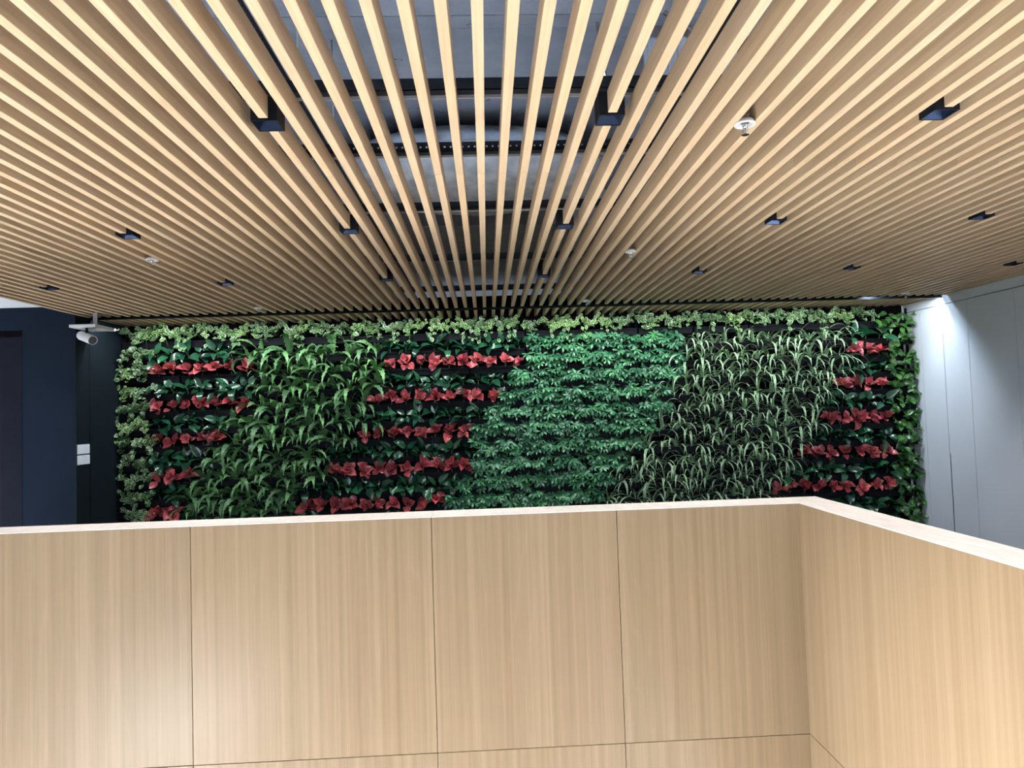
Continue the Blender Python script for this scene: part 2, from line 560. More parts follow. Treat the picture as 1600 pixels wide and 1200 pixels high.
# dark wall at the left with a recessed doorway, and its return beside the plants
YD = 7.03
dw = MB()
dw.box(-7.5, -5.75, YD, YD + 0.12, 0.0, EYE + 1.207)
dw.box(-4.652, XL - 0.022, YD, YD + 0.12, 0.0, EYE + 1.207)
dw.box(-5.75, -4.652, YD, YD + 0.12, EYE + 0.985, EYE + 1.207)
struct(dw.build('wall_dark', M['navy']), 'dark navy wall at the left with a doorway')
d1 = MB()
d1.box(-5.70, -4.70, YD + 0.085, YD + 0.115, 0.01, EYE + 0.925)
d1o = struct(d1.build('door_1', M['door_dark']), 'dark flush door set back in the navy wall')
fr = MB()
fr.box(-4.70, -4.652, YD + 0.06, YD + 0.12, 0.0, EYE + 0.985)
fr.box(-5.75, -5.70, YD + 0.06, YD + 0.12, 0.0, EYE + 0.985)
fr.box(-5.70, -4.70, YD + 0.06, YD + 0.12, EYE + 0.93, EYE + 0.985)
fr.build('door_frame', M['felt'], d1o)
sd = struct(MB().box(XL - 0.06, XL - 0.022, YD + 0.12, Y_BACK, 0.0, EYE + 1.25).build('wall_dark_return', M['felt']), 'dark return wall between navy wall and plants')
for (ya, yb) in ((YD, 7.262), (7.274, Y_BACK)):
    # flush laminate leaves: the upper part tight, a finger groove between them lower down
    q = MB().bevel_box(XL - 0.022, XL, ya, yb, 0.01, EYE + 1.112, 0.0015)
    q.build('panel', M['navy_side'], sd)
MB().box(XL - 0.02, XL - 0.004, 7.262, 7.274, EYE - 0.07, EYE + 1.11).build('filler_strip', M['navy_side'], sd)

struct(MB().box(-7.5, XR + 0.3, Y_BACK, Y_BACK + 0.2, 0.0, EYE + 2.1).build('wall_back', M['white_plaster']), 'back wall behind the planting')

# white cupboard doors along the right
struct(MB().box(XR + 0.028, XR + 0.3, Y_REAR, Y_BACK, 0.0, EYE + 2.1).build('wall_right', M['black']), 'carcass wall behind the white doors at the right')
struct(MB().box(XR, XR + 0.028, Y_REAR, Y_BACK, EYE + 1.024, EYE + 1.30).build('trim_1', M['white_lacquer']), 'white fascia strip above the cupboard doors')
seams = [Y_BACK, 7.705, 7.327, 6.935, 6.29, 5.64, 5.0, 4.35, 3.7, 3.05, 2.4]
HZ0, HZ1 = EYE - 1.60, EYE - 0.612        # finger groove heights
for i in range(len(seams) - 1):
    yb, ya = seams[i] - 0.003, seams[i + 1] + 0.003
    g_far = i in (2, 4, 6, 8)             # groove on the far edge of the leaf
    zb, zt = 0.015, EYE + 1.017
    poly = [(ya, zb), (yb, zb)]
    if g_far:
        poly += [(yb, HZ0), (yb - 0.014, HZ0 + 0.012), (yb - 0.014, HZ1 - 0.012), (yb, HZ1)]
    poly += [(yb, zt), (ya, zt)]
    dn = MB().prism_x(poly, XR, XR + 0.022)
    struct(dn.build('door_%d' % (i + 2), M['white_lacquer']), 'tall white flush cupboard door along the right')
struct(MB().box(XR, XR + 0.028, Y_REAR, 2.4, 0.0, EYE + 1.02).build('trim_2', M['white_lacquer']), 'white wall lining near the camera')


# ------------------------------------------------------------------ balustrade
def balustrade(name, label):
    return struct(empty(name), label)


bf = balustrade('wall_balustrade_front', 'oak veneered balustrade facing the camera')
MB().box(-7.5, PAR_XB - 0.005, PAR_Y + 0.02, PAR_YB - 0.002, -1.25, PAR_T - 0.006).build('core', M['core'], bf)
sx = [-5.36, -4.10, -2.835, -1.5744, -0.3141, 0.6768, PAR_X]
G = 0.0016
for i in range(len(sx) - 1):
    for (za, zb) in ((SEAM_Z + G, PAR_T - 0.0055), (-1.25, SEAM_Z - G)):
        o = MB().bevel_box(-(sx[i + 1] - sx[i]) / 2 + G, (sx[i + 1] - sx[i]) / 2 - (G if i < 5 else -0.004), 0, 0.02, -(zb - za) / 2, (zb - za) / 2, 0.001).build('panel', M['veneer'], bf)
        o.location = ((sx[i] + sx[i + 1]) / 2, PAR_Y, (za + zb) / 2)
for (xa, xb) in ((-5.6, -3.0), (-3.0, -0.3141)):
    MB().bevel_box(xa + 0.0008, xb - 0.0008, PAR_Y, PAR_YB, PAR_T - 0.005, PAR_T, 0.0015).build('coping', M['coping'], bf)
cp = MB()
s = 0
cp.v += [(-0.3133, PAR_Y, PAR_T - 0.005), (PAR_X, PAR_Y, PAR_T - 0.005), (PAR_XB, PAR_YB, PAR_T - 0.005), (-0.3133, PAR_YB, PAR_T - 0.005),
         (-0.3133, PAR_Y, PAR_T), (PAR_X, PAR_Y, PAR_T), (PAR_XB, PAR_YB, PAR_T), (-0.3133, PAR_YB, PAR_T)]
for q in ((0, 3, 2, 1), (4, 5, 6, 7), (0, 1, 5, 4), (1, 2, 6, 5), (2, 3, 7, 6), (3, 0, 4, 7)):
    cp.face(list(q))
cp.build('coping', M['coping'], bf)

br = balustrade('wall_balustrade_side', 'oak veneered balustrade returning towards the camera at the right')
MB().box(PAR_X + 0.02, PAR_XB - 0.002, -3.4, PAR_Y + 0.02, -1.25, PAR_T - 0.006).build('core', M['core'], br)
sy = [PAR_Y, 1.23, -1.2, -3.4]
for i in range(len(sy) - 1):
    for (za, zb) in ((SEAM_Z + G, PAR_T - 0.0055), (-1.25, SEAM_Z - G)):
        hy = (sy[i] - sy[i + 1]) / 2
        o = MB().bevel_box(0, 0.02, -hy + G, hy - (G if i else 0.0), -(zb - za) / 2, (zb - za) / 2, 0.001).build('panel', M['veneer'], br)
        o.location = (PAR_X, (sy[i] + sy[i + 1]) / 2, (za + zb) / 2)
cp = MB()
cp.v += [(PAR_X, -3.4, PAR_T - 0.005), (PAR_XB, -3.4, PAR_T - 0.005), (PAR_XB, PAR_YB - 0.001, PAR_T - 0.005), (PAR_X, PAR_Y - 0.001, PAR_T - 0.005),
         (PAR_X, -3.4, PAR_T), (PAR_XB, -3.4, PAR_T), (PAR_XB, PAR_YB - 0.001, PAR_T), (PAR_X, PAR_Y - 0.001, PAR_T)]
for q in ((0, 3, 2, 1), (4, 5, 6, 7), (0, 1, 5, 4), (1, 2, 6, 5), (2, 3, 7, 6), (3, 0, 4, 7)):
    cp.face(list(q))
cp.build('coping', M['coping'], br)

# ------------------------------------------------------------------ ceiling: concrete soffit, slats, hangers
ZS = EYE + 1.90                # raw slab above the slats
sl = MB()
sl.box(-7.5, XR + 0.3, -0.7, Y_BACK + 0.2, ZS, ZS + 0.2)
sl.box(-7.5, -6.2, Y_REAR, -0.7, ZS, ZS + 0.2)
sl.box(-0.2, 2.1, Y_REAR, -0.7, ZS, ZS + 0.2)
sl.prism_x([(-0.7, EYE + 1.712), (2.88, EYE + 1.712), (2.88, EYE + 1.86), (2.935, EYE + 1.86), (2.935, EYE + 1.742), (3.09, EYE + 1.775), (3.11, EYE + 1.80), (3.11, ZS + 0.01), (-0.7, ZS + 0.01)], XL - 0.1, XR + 0.2)
ceil = struct(sl.build('ceiling', M['concrete']), 'raw grey concrete soffit above an open timber slat ceiling')
slats = struct(empty('ceiling_slats', (0, 0, 0)), 'open ceiling of long pale timber slats on black carriers')
struct(MB().box(-7.5, XL - 0.002, -0.7, YD + 0.2, EYE + 1.207, EYE + 1.27).build('ceiling_white', M['white_plaster']), 'plain white ceiling left of the timber slats')

LIGHTS = {  # (slat number, depth) of the square downlights
    'first': (2.57, [4, 17, 30]),
    'second': (4.09, [-9, 4, 17, 30, 43]),
    'third': (5.60, [-23, -9, 4, 17, 30, 43, 57]),
}
cuts = {}
for nm, (y, ks) in LIGHTS.items():
    for k in ks:
        cuts.setdefault(k, []).append(y)
slat_mesh = {}


def slat(xc, ya, yb):
    key = round(yb - ya, 3)
    if key not in slat_mesh:
        h = (yb - ya) / 2
        slat_mesh[key] = MB().bevel_box(-SLAT_W / 2, SLAT_W / 2, -h, h, 0, SLAT_H, 0.0012).mesh('slat', M['slat'])
    place('slat', slat_mesh[key], slats, (xc, (ya + yb) / 2, CEIL + random.uniform(-0.0006, 0.0006)))


Y_JOIN = 3.148
HB = 0.056                      # half the length of the opening cut for a downlight
for k in range(K0, K1 + 1):
    xc = X0 + PITCH_S * k + SLAT_W / 2
    spans = [(-0.6, Y_JOIN - 0.0008), (Y_JOIN + 0.0008, Y_GAP0)]
    for yc in cuts.get(k, []):
        nx = []
        for (a, b) in spans:
            if a < yc < b:
                nx += [(a, yc - HB), (yc + HB, b)]
            else:
                nx.append((a, b))
        spans = nx
    for (a, b) in spans:
        slat(xc, a, b)
    slat(xc, Y_GAP1, Y_BACK - 0.03)

# light trough between the two slat fields
tr = struct(empty('trim_3'), 'black light trough between the two fields of slats')
MB().box(XL, XR, Y_GAP0 + 0.004, Y_GAP0 + 0.008, CEIL + 0.002, CEIL + 0.115).build('trough_side', M['felt'], tr)
MB().box(XL, XR, Y_GAP1 - 0.008, Y_GAP1 - 0.004, CEIL + 0.000, CEIL + 0.115).build('trough_side', M['felt'], tr)
MB().box(XL, XR, Y_GAP0 + 0.004, Y_GAP1 - 0.004, CEIL + 0.115, CEIL + 0.12).build('trough_back', M['felt'], tr)
# slim black lamp profile hung at the far lip; its open side faces the planting
lpf = MB()
lpf.box(XL, XR, Y_GAP1 - 0.030, Y_GAP1 - 0.027, CEIL - 0.012, CEIL + 0.012)
lpf.box(XL, XR, Y_GAP1 - 0.027, Y_GAP1 - 0.010, CEIL + 0.008, CEIL + 0.012)
lpf.build('lamp_profile', M['black'], tr)
area_light('trough_lamp', ((XL + XR) / 2, Y_GAP1 - 0.019, CEIL + 0.001), (R(24), 0, 0), XR - XL - 0.2, 0.010, 132, (0.90, 0.96, 1.0))


# carriers above the slats
def perforated_strip(x0, x1, z0, z1, pitch, hole, y, t=0.002):
    """upright steel strip with a row of square holes, facing -Y"""
    b = MB()
    zc = (z0 + z1) / 2
    n = int((x1 - x0) / pitch)
    zs = (z0, zc - hole / 2, zc + hole / 2, z1)
    xs = [x0]
    for i in range(n):
        c = x0 + pitch * (i + 0.5)
        xs += [c - hole / 2, c + hole / 2]
    xs.append(x1)
    for yy in (y, y + t):
        s0 = len(b.v)
        for x in xs:
            for z in zs:
                b.v.append((x, yy, z))
        for i in range(len(xs) - 1):
            for j in range(3):
                if j == 1 and i % 2 == 1:
                    continue
                a = s0 + i * 4 + j
                b.face([a, a + 4, a + 5, a + 1])
    return b


ZT = CEIL + SLAT_H
for (y, perf, hgt) in ((2.49, False, 0.045), (3.09, True, 0.046), (3.96, False, 0.040), (5.29, False, 0.045), (6.62, False, 0.045)):
    if perf:
        b = perforated_strip(XL, XR, ZT, ZT + hgt, 0.0275, 0.0075, y)
    else:
        b = MB().box(XL, XR, y, y + 0.003, ZT, ZT + hgt)
    b.box(XL, XR, y, y + 0.04, ZT, ZT + 0.003)
    b.build('carrier', M['black'], slats)
    MB().box(XL, XR, y + 0.07, y + 0.074, ZT + 0.001, ZT + 0.012).build('hanger_edge', M['grey_metal'], slats)
for (x, perf) in ((-0.712, True), (0.840, False), (-2.16, False), (2.29, False)):
    if perf:
        b = perforated_strip(-0.6, 7.1, ZT + 0.047, ZT + 0.09, 0.0275, 0.009, 0.0)
        b.v = [(x + yy, xx, zz) for (xx, yy, zz) in b.v]
        b.f = [f[::-1] for f in b.f]
        b.box(x - 0.03, x, -0.6, 7.1, ZT + 0.047, ZT + 0.05)
    else:
        b = MB().box(x - 0.022, x + 0.022, -0.6, 7.1, ZT + 0.047, ZT + 0.09)
    b.build('main_carrier', M['black'], slats)
    for y in (0.6, 1.7, 2.75, 3.4, 4.5, 5.8):
        MB().tube([(x - 0.012, y, ZT + 0.05), (x - 0.012, y, ZS + 0.005)], 0.004, 6).build('hanger_rod', M['grey_metal'], slats)

# services in the void
duct = empty('air_duct', (0.4, 6.4, EYE + 1.595))
b = MB().bevel_box(-3.4, 3.6, -0.62, 0.75, 0.0, 0.29, 0.004)
b.build('duct_body', M['duct'], duct)
for x in (-2.6, -1.3, 0.0, 1.3, 2.6):
    MB().box(x - 0.02, x + 0.02, -0.65, 0.78, -0.03, 0.295).build('flange', M['grey_metal'], duct)
tag(duct, 'flat grey metal air duct above the slats, far end of the void', 'duct')

ov = empty('insulated_duct', (-0.05, 4.75, EYE + 1.66))
b = MB()
prof = [(0.02, -0.165), (0.45, -0.16), (0.78, -0.135), (0.93, -0.08), (0.97, 0.0), (0.93, 0.08), (0.8, 0.16), (0.5, 0.235), (0.02, 0.24)]
b.lathe(prof, 48)
rng = random.Random(3)
b.v = [(x * (1 + 0.025 * math.sin(7 * math.atan2(y, x))), y * 0.62 * (1 + 0.03 * math.sin(5 * math.atan2(y, x))), z + 0.012 * math.sin(14 * x) * math.cos(11 * y) + rng.uniform(-0.004, 0.004)) for x, y, z in b.v]
b.build('wrap', M['foil'], ov)
MB().lathe([(0.985, -0.012), (0.985, 0.012)], 48).build('band', M['grey_metal'], ov).scale = (1, 0.64, 1)
tag(ov, 'large oval duct in wrinkled grey insulation above the slats', 'duct')

fan = empty('fan_coil_unit', (1.0, 3.25, EYE + 1.45))
MB().bevel_box(-0.22, 0.22, -0.16, 0.16, 0.0, 0.36, 0.004).build('casing', M['duct'], fan)
for q in range(9):
    MB().box(-0.2 + q * 0.047, -0.19 + q * 0.047, -0.168, -0.155, 0.05, 0.3).build('fin', M['grey_metal'], fan)
tag(fan, 'grey finned unit box hanging in the void above the slats', 'ventilation unit')


def conduit(pts, rad, label):
    b = MB()
    P = [Vector(p) for p in pts]
    path = []
    for i in range(len(P) - 1):
        n = max(2, int((P[i + 1] - P[i]).length / 0.008))
        for k in range(n):
            path.append(P[i].lerp(P[i + 1], k / n))
    path.append(P[-1])
    b.tube(path, [rad * (1.0 if k % 2 else 0.82) for k in range(len(path))], 7)
    return tag(b.build('flexible_conduit', M['chrome'], None), label, 'conduit')


conduit([(0.78, 2.72, EYE + 1.62), (0.95, 2.66, EYE + 1.45), (1.15, 2.50, EYE + 1.40), (1.5, 2.38, EYE + 1.45), (1.7, 2.36, EYE + 1.73)], 0.011, 'ribbed metal conduit crossing the void above the slats, right of centre')
conduit([(0.55, 3.02, EYE + 1.82), (0.60, 3.1, EYE + 1.50), (0.95, 3.08, EYE + 1.46)], 0.010, 'short ribbed metal conduit dropping to the finned unit')

# ------------------------------------------------------------------ square downlights
ordw = ['first', 'second', 'third', 'fourth', 'fifth', 'sixth', 'seventh', 'eighth', 'ninth', 'tenth', 'eleventh', 'twelfth', 'thirteenth', 'fourteenth', 'fifteenth', 'sixteenth', 'seventeenth', 'eighteenth', 'nineteenth', 'twentieth']
tens = {2: 'twenty', 3: 'thirty', 4: 'forty', 5: 'fifty'}


def ordinal(n):
    if n <= 20:
        return ordw[n - 1]
    t, u = divmod(n, 10)
    return {20: 'twentieth', 30: 'thirtieth', 40: 'fortieth', 50: 'fiftieth'}[n] if u == 0 else tens[t] + '-' + ordw[u - 1]


hw = 0.049
hz = MB()
for (xa, xb, ya, yb) in ((-hw, hw, -hw, -hw + 0.003), (-hw, hw, hw - 0.003, hw), (-hw, -hw + 0.003, -hw + 0.003, hw - 0.003), (hw - 0.003, hw, -hw + 0.003, hw - 0.003)):
    hz.box(xa, xb, ya, yb, -0.006, 0.13)
hz.box(-hw, hw, -hw, hw, 0.127, 0.13)
housing_me = hz.mesh('housing', M['black'])
rf = MB()
a, c_, zt_ = hw - 0.004, 0.022, 0.045
rf.v += [(-a, -a, -0.004), (a, -a, -0.004), (a, a, -0.004), (-a, a, -0.004), (-c_, -c_, zt_), (c_, -c_, zt_), (c_, c_, zt_), (-c_, c_, zt_)]
for q in range(4):
    q2 = (q + 1) % 4
    rf.face([q, q + 4, q2 + 4, q2])
reflector_me = rf.mesh('reflector', M['reflector'])
lens_me = MB().lathe([(0.02, 0.040), (0.018, 0.044), (0.018, 0.06)], 16).mesh('lens', M['lens'])
rowword = {'first': 'nearest', 'second': 'middle', 'third': 'farthest'}
spot_d = bpy.data.lights.new('downlight_lamp', 'SPOT')
spot_d.energy = 128
spot_d.color = (1.0, 0.96, 0.92)
spot_d.spot_size = R(74)
spot_d.spot_blend = 0.9
spot_d.shadow_soft_size = 0.02
for nm, (y, ks) in LIGHTS.items():
    for i, k in enumerate(ks):
        x = X0 + PITCH_S * k + SLAT_W / 2
        t = empty('downlight', (x, y, CEIL))
        place('housing', housing_me, t)
        place('reflector', reflector_me, t)
        place('lens', lens_me, t)
        lo = bpy.data.objects.new('downlight_lamp', spot_d)
        C.objects.link(lo)
        lo.parent = t
        lo.location = (0, 0, 0.03)
        tag(t, 'square black downlight among the slats, %s from the left in the %s row' % (ordinal(i + 1), rowword[nm]), 'downlight', 'square downlights in the slat ceiling')

# ------------------------------------------------------------------ sprinklers
esc_me = MB().lathe([(0.012, 0.013), (0.024, 0.011), (0.027, -0.004), (0.036, -0.008), (0.0405, -0.006), (0.041, -0.002), (0.030, 0.014), (0.012, 0.016)], 28).mesh('escutcheon', M['white_metal'])
hb = MB().lathe([(0.0115, 0.002), (0.0115, -0.010), (0.008, -0.014), (0.008, -0.018), (0.003, -0.019)][::-1], 14)
hb.tube([(-0.008, 0, -0.016), (-0.011, 0, -0.026), (-0.006, 0, -0.038), (0, 0, -0.043)], 0.0022, 6)
hb.tube([(0.008, 0, -0.016), (0.011, 0, -0.026), (0.006, 0, -0.038), (0, 0, -0.043)], 0.0022, 6)
hb.tube([(0, 0, -0.018), (0, 0, -0.042)], 0.0024, 6)
head_me = hb.mesh('sprinkler_head', M['chrome'])
df = MB().lathe([(0.015, -0.0455), (0.014, -0.043), (0.003, -0.042)], 16)
defl_me = df.mesh('deflector', M['chrome'])
drop_me = MB().tube([(0, 0, 0.0), (0, 0, 0.45)], 0.016, 10).mesh('drop_pipe', M['pipe'])
SPR = [(1.0575, 2.63, 'nearest sprinkler head in the slats, white cover plate, near the right downlights'),
       (1.0575, 4.79, 'sprinkler head with white plate halfway back, right of the ceiling centre'),
       (1.0575, 6.96, 'small sprinkler head with white plate close to the trough, right of centre'),
       (-2.2425, 4.69, 'sprinkler head with white plate between two downlights at the left'),
       (-2.2425, 6.85, 'small sprinkler head with white plate close to the trough at the left'),
       (4.4575, 7.02, 'tiny sprinkler head near the white doors at the far right')]
for (x, y, lab) in SPR:
    t = empty('sprinkler', (x, y, CEIL - 0.002), (0, 0, random.uniform(0, 3)))
    place('escutcheon', esc_me, t)
    place('sprinkler_head', head_me, t)
    place('deflector', defl_me, t)
    place('drop_pipe', drop_me, t)
    tag(t, lab, 'sprinkler', 'sprinkler heads in the slat ceiling')

# ------------------------------------------------------------------ white spotlight hanging at the left
ts = empty('spotlight', (-3.86, 6.93, EYE + 1.0))
MB().bevel_box(-0.035, 0.005, -0.006, 0.004, 0.0, 0.125, 0.001).build('bracket', M['grey_metal'], ts)
MB().bevel_box(-0.245, 0.012, -0.05, 0.33, -0.03, 0.0, 0.003).build('driver_plate', M['white_metal'], ts)
MB().tube([(0.0, 0.33, -0.015), (0.012, 0.36, -0.018), (0.016, 0.38, -0.006), (0.004, 0.39, 0.006)], 0.007, 8).build('hook', M['chrome'], ts)
dirv = Vector((0.80, -0.50, -0.30)).normalized()
mx = Matrix.Translation((-0.10, 0.0, -0.13)) @ dirv.to_track_quat('Z', 'Y').to_matrix().to_4x4()
MB().tube([(-0.10, 0.0, -0.02), (-0.10, 0.0, -0.11)], 0.012, 10).build('swivel', M['black'], ts)
cyl = MB().lathe([(0.030, -0.115), (0.043, -0.112), (0.046, -0.10), (0.046, 0.112), (0.0445, 0.115), (0.041, 0.113), (0.039, 0.075), (0.02, 0.068)], 28, mx).build('lamp_body', M['white_metal'], ts)
MB().lathe([(0.0385, 0.112), (0.036, 0.10), (0.022, 0.074), (0.012, 0.070)][::-1], 24, mx).build('lamp_reflector', M['chrome'], ts)
tag(ts, 'white cylindrical spotlight hanging below the slats before the navy wall', 'spotlight')

# right-hand washer at the end of the trough, throwing the scallop on the white doors
area_light('trough_end_lamp', (4.22, 7.268, CEIL + 0.070), (0, R(-25), 0), 0.06, 0.03, 13, (0.70, 0.86, 1.0))

# ------------------------------------------------------------------ switches on the dark return wall
for (za, zb, lab) in ((-0.292, -0.193, 'upper white two-gang switch plate on the dark return wall'), (-0.400, -0.301, 'lower white two-gang switch plate on the dark return wall')):
    t = empty('light_switch', (XL, 7.145, EYE + (za + zb) / 2))
    h = (zb - za) / 2
    MB().box(-0.002, 0.004, -0.104, 0.104, -h, h).build('back_plate', M['grey_metal'], t)
    for (ya, yb) in ((-0.102, 0.008), (0.012, 0.102)):
        MB().bevel_box(0.003, 0.010, ya, yb, -h + 0.003, h - 0.003, 0.0015).build('rocker', M['switch'], t)
    tag(t, lab, 'switch', 'switches on the dark return wall')

# ------------------------------------------------------------------ living wall: frame, posts, planter trays
ROW = 0.1981
Z_RED = EYE + 0.611
NROWS, NCOL = 14, 14
POST0, POSTP = -4.115, 0.6555
Y_TF, Y_TB = 7.845, 7.985      # front and back of the trays


def row_z(r):
    return Z_RED - ROW * (r - 2)     # centre height of the plants of row r


lw = empty('living_wall', (0, Y_BACK, 0))
MB().box(XL + 0.02, 5.02, -0.022, -0.002, 0.02, CEIL + 0.25).build('backing_board', M['felt'], lw)
for i in range(NCOL + 1):
    x = POST0 + POSTP * i
    MB().box(max(x - 0.013, XL + 0.004), x + 0.013, -0.075, -0.022, 0.0, CEIL - 0.03).build('post', M['tray'], lw)
tb = MB()
w2 = POSTP / 2 - 0.016
# open-topped pocket with a rolled front lip
tb.prism_x([(-0.165, 0.0), (-0.160, -0.002), (-0.150, -0.068), (-0.035, -0.068), (-0.035, -0.061), (-0.144, -0.061), (-0.154, 0.0)], -w2, w2)
tb.prism_x([(-0.171, -0.008), (-0.165, -0.008), (-0.150, 0.003), (-0.153, 0.006), (-0.171, 0.003)], -w2, w2)
tb.prism_x([(-0.042, -0.068), (-0.035, -0.068), (-0.035, 0.03), (-0.042, 0.03)], -w2, w2)
for s in (-1, 1):
    tb.prism_x([(-0.158, -0.003), (-0.150, -0.066), (-0.04, -0.066), (-0.04, 0.03), (-0.06, 0.03)], s * w2 - 0.003, s * w2 + 0.003)
tb.prism_x([(-0.152, -0.02), (-0.146, -0.060), (-0.042, -0.060), (-0.042, -0.014)], -w2 + 0.004, w2 - 0.004, 1)
tray_me = tb.mesh('planter_tray', [M['tray'], M['soil']])
for r in range(NROWS):
    for cidx in range(NCOL):
        place('planter_tray', tray_me, lw, (POST0 + POSTP * (cidx + 0.5), 0, row_z(r) - 0.095))
tag(lw, 'living wall frame of black planter trays filling the far wall', 'living wall')


# ------------------------------------------------------------------ plants
def P_ovate(t):
    return math.sin(math.pi * min(1, t ** 0.75 * 0.985 + 0.015)) ** 0.8


def P_heart(t):
    return (math.sin(math.pi * (0.18 + 0.82 * t)) ** 0.9) * 1.05


def P_lance(t):
    return math.sin(math.pi * min(1, t ** 0.62)) ** 0.75 if t < 1 else 0


def P_strap(t):
    return (0.55 + 0.45 * math.sin(math.pi * min(t * 1.1, 1))) * (1 - t ** 4)


def P_obov(t):
    return math.sin(math.pi * min(1, t ** 1.25)) ** 0.9 if t < 1 else 0


I4 = Matrix.Identity(4)
rn = random.Random(5)
LM = {}
LM['red'] = [MB().leaf(I4, rn.uniform(0.066, 0.090), rn.uniform(0.066, 0.086), P_ovate, 6, rn.uniform(-0.9, 1.2), rn.uniform(0.2, 0.9), 0.014, rn.uniform(-0.9, 0.9)).mesh('leaf', M['leaf_red']) for _ in range(10)]
LM['dark'] = [MB().leaf(I4, rn.uniform(0.10, 0.15), rn.uniform(0.055, 0.074), P_lance, 6, rn.uniform(0.2, 1.4), rn.uniform(0.2, 0.6), 0.035, rn.uniform(-0.7, 0.7)).mesh('leaf', M['leaf_dark']) for _ in range(9)]
LM['fern'] = [MB().leaf(I4, rn.uniform(0.22, 0.35), rn.uniform(0.040, 0.056), P_strap, 16, rn.uniform(1.0, 2.9), rn.uniform(0.1, 0.5), 0.0, rn.uniform(-1.6, 1.6), 0.24).mesh('frond', M['leaf_fern']) for _ in range(12)]
LM['spider'] = [MB().leaf(I4, rn.uniform(0.24, 0.40), rn.uniform(0.017, 0.026), P_strap, 10, rn.uniform(1.6, 3.1), rn.uniform(0.2, 0.5), 0.0, rn.uniform(-0.9, 0.9)).mesh('leaf', M['leaf_spider']) for _ in range(12)]
LM['green'] = [MB().leaf(I4, rn.uniform(0.06, 0.095), rn.uniform(0.046, 0.066), P_heart, 5, rn.uniform(0.2, 1.2), rn.uniform(0.2, 0.6), 0.03, rn.uniform(-0.7, 0.7)).mesh('leaf', M['leaf_green']) for _ in range(7)]


def whorl():
    b = MB()
    n = rn.choice((7, 8, 8, 9))
    for i in range(n):
        L = rn.uniform(0.052, 0.074)
        mt = Matrix.Translation((0, 0, 0.0)) @ Matrix.Rotation(2 * math.pi * i / n + rn.uniform(-0.2, 0.2), 4, 'Z') @ Matrix.Rotation(R(rn.uniform(-20, 28)), 4, 'X')
        b.leaf(mt, L, L * 0.38, P_obov, 4, rn.uniform(0.2, 1.2), 0.2, 0.006)
    b.tube([(0, 0, 0), (0.0, 0.0, -0.035), (rn.uniform(-0.01, 0.01), 0.008, -0.075)], 0.0018, 5, 1)
    return b.mesh('leaf_whorl', [M['leaf_sche'], M['stem']])


LM['sche'] = [whorl() for _ in range(6)]


def vine(variety):
    """trailing clump, one mesh: small heart leaves on thin stalks around a hanging stem"""
    b = MB()
    for st in range(7):
        ax = rn.uniform(-0.12, 0.12)
        droop = rn.uniform(-0.11, 0.13)
        p0, p1 = Vector((ax * 0.2, 0.01, -0.005)), Vector((ax * 0.6, -0.05, 0.06))
        p2 = Vector((ax, -rn.uniform(0.07, 0.12), 0.05 - droop * 0.5))
        p3 = Vector((ax * 1.15, -rn.uniform(0.07, 0.12), 0.02 - droop))
        b.tube([p0, p1, p2, p3], 0.0016, 5, 1)
        for q in range(7):
            t = rn.uniform(0.25, 1.0) * 3
            seg = min(int(t), 2)
            ps = (p0, p1, p2, p3)
            pt = ps[seg].lerp(ps[seg + 1], t - seg)
            mt = Matrix.Translation(pt) @ Matrix.Rotation(R(rn.uniform(35, 80)), 4, 'X') @ Matrix.Rotation(rn.uniform(0, 6.28), 4, 'Z') @ Matrix.Rotation(R(rn.uniform(0, 40)), 4, 'X')
            L = rn.uniform(0.030, 0.052)
            b.leaf(mt, L, L * rn.uniform(0.66, 0.82), P_heart, 4, rn.uniform(0.3, 0.9), 0.3, 0.012)
    return b.mesh('variegated_vine', [M['leaf_var'], M['stem']])


VINES = [vine(0) for _ in range(10)]
stem_me = MB().tube([(0, 0.0, -0.015), (0, -0.02, 0.02), (0, -0.035, 0.05)], [0.006, 0.005, 0.004], 6).mesh('stem', M['stem'])
vine_stem_me = MB().tube([(0, 0.0, -0.015), (0.004, -0.03, 0.03), (-0.01, -0.07, 0.03), (-0.02, -0.068, -0.03), (-0.01, -0.08, -0.09)], 0.0025, 6).mesh('stem', M['stem'])

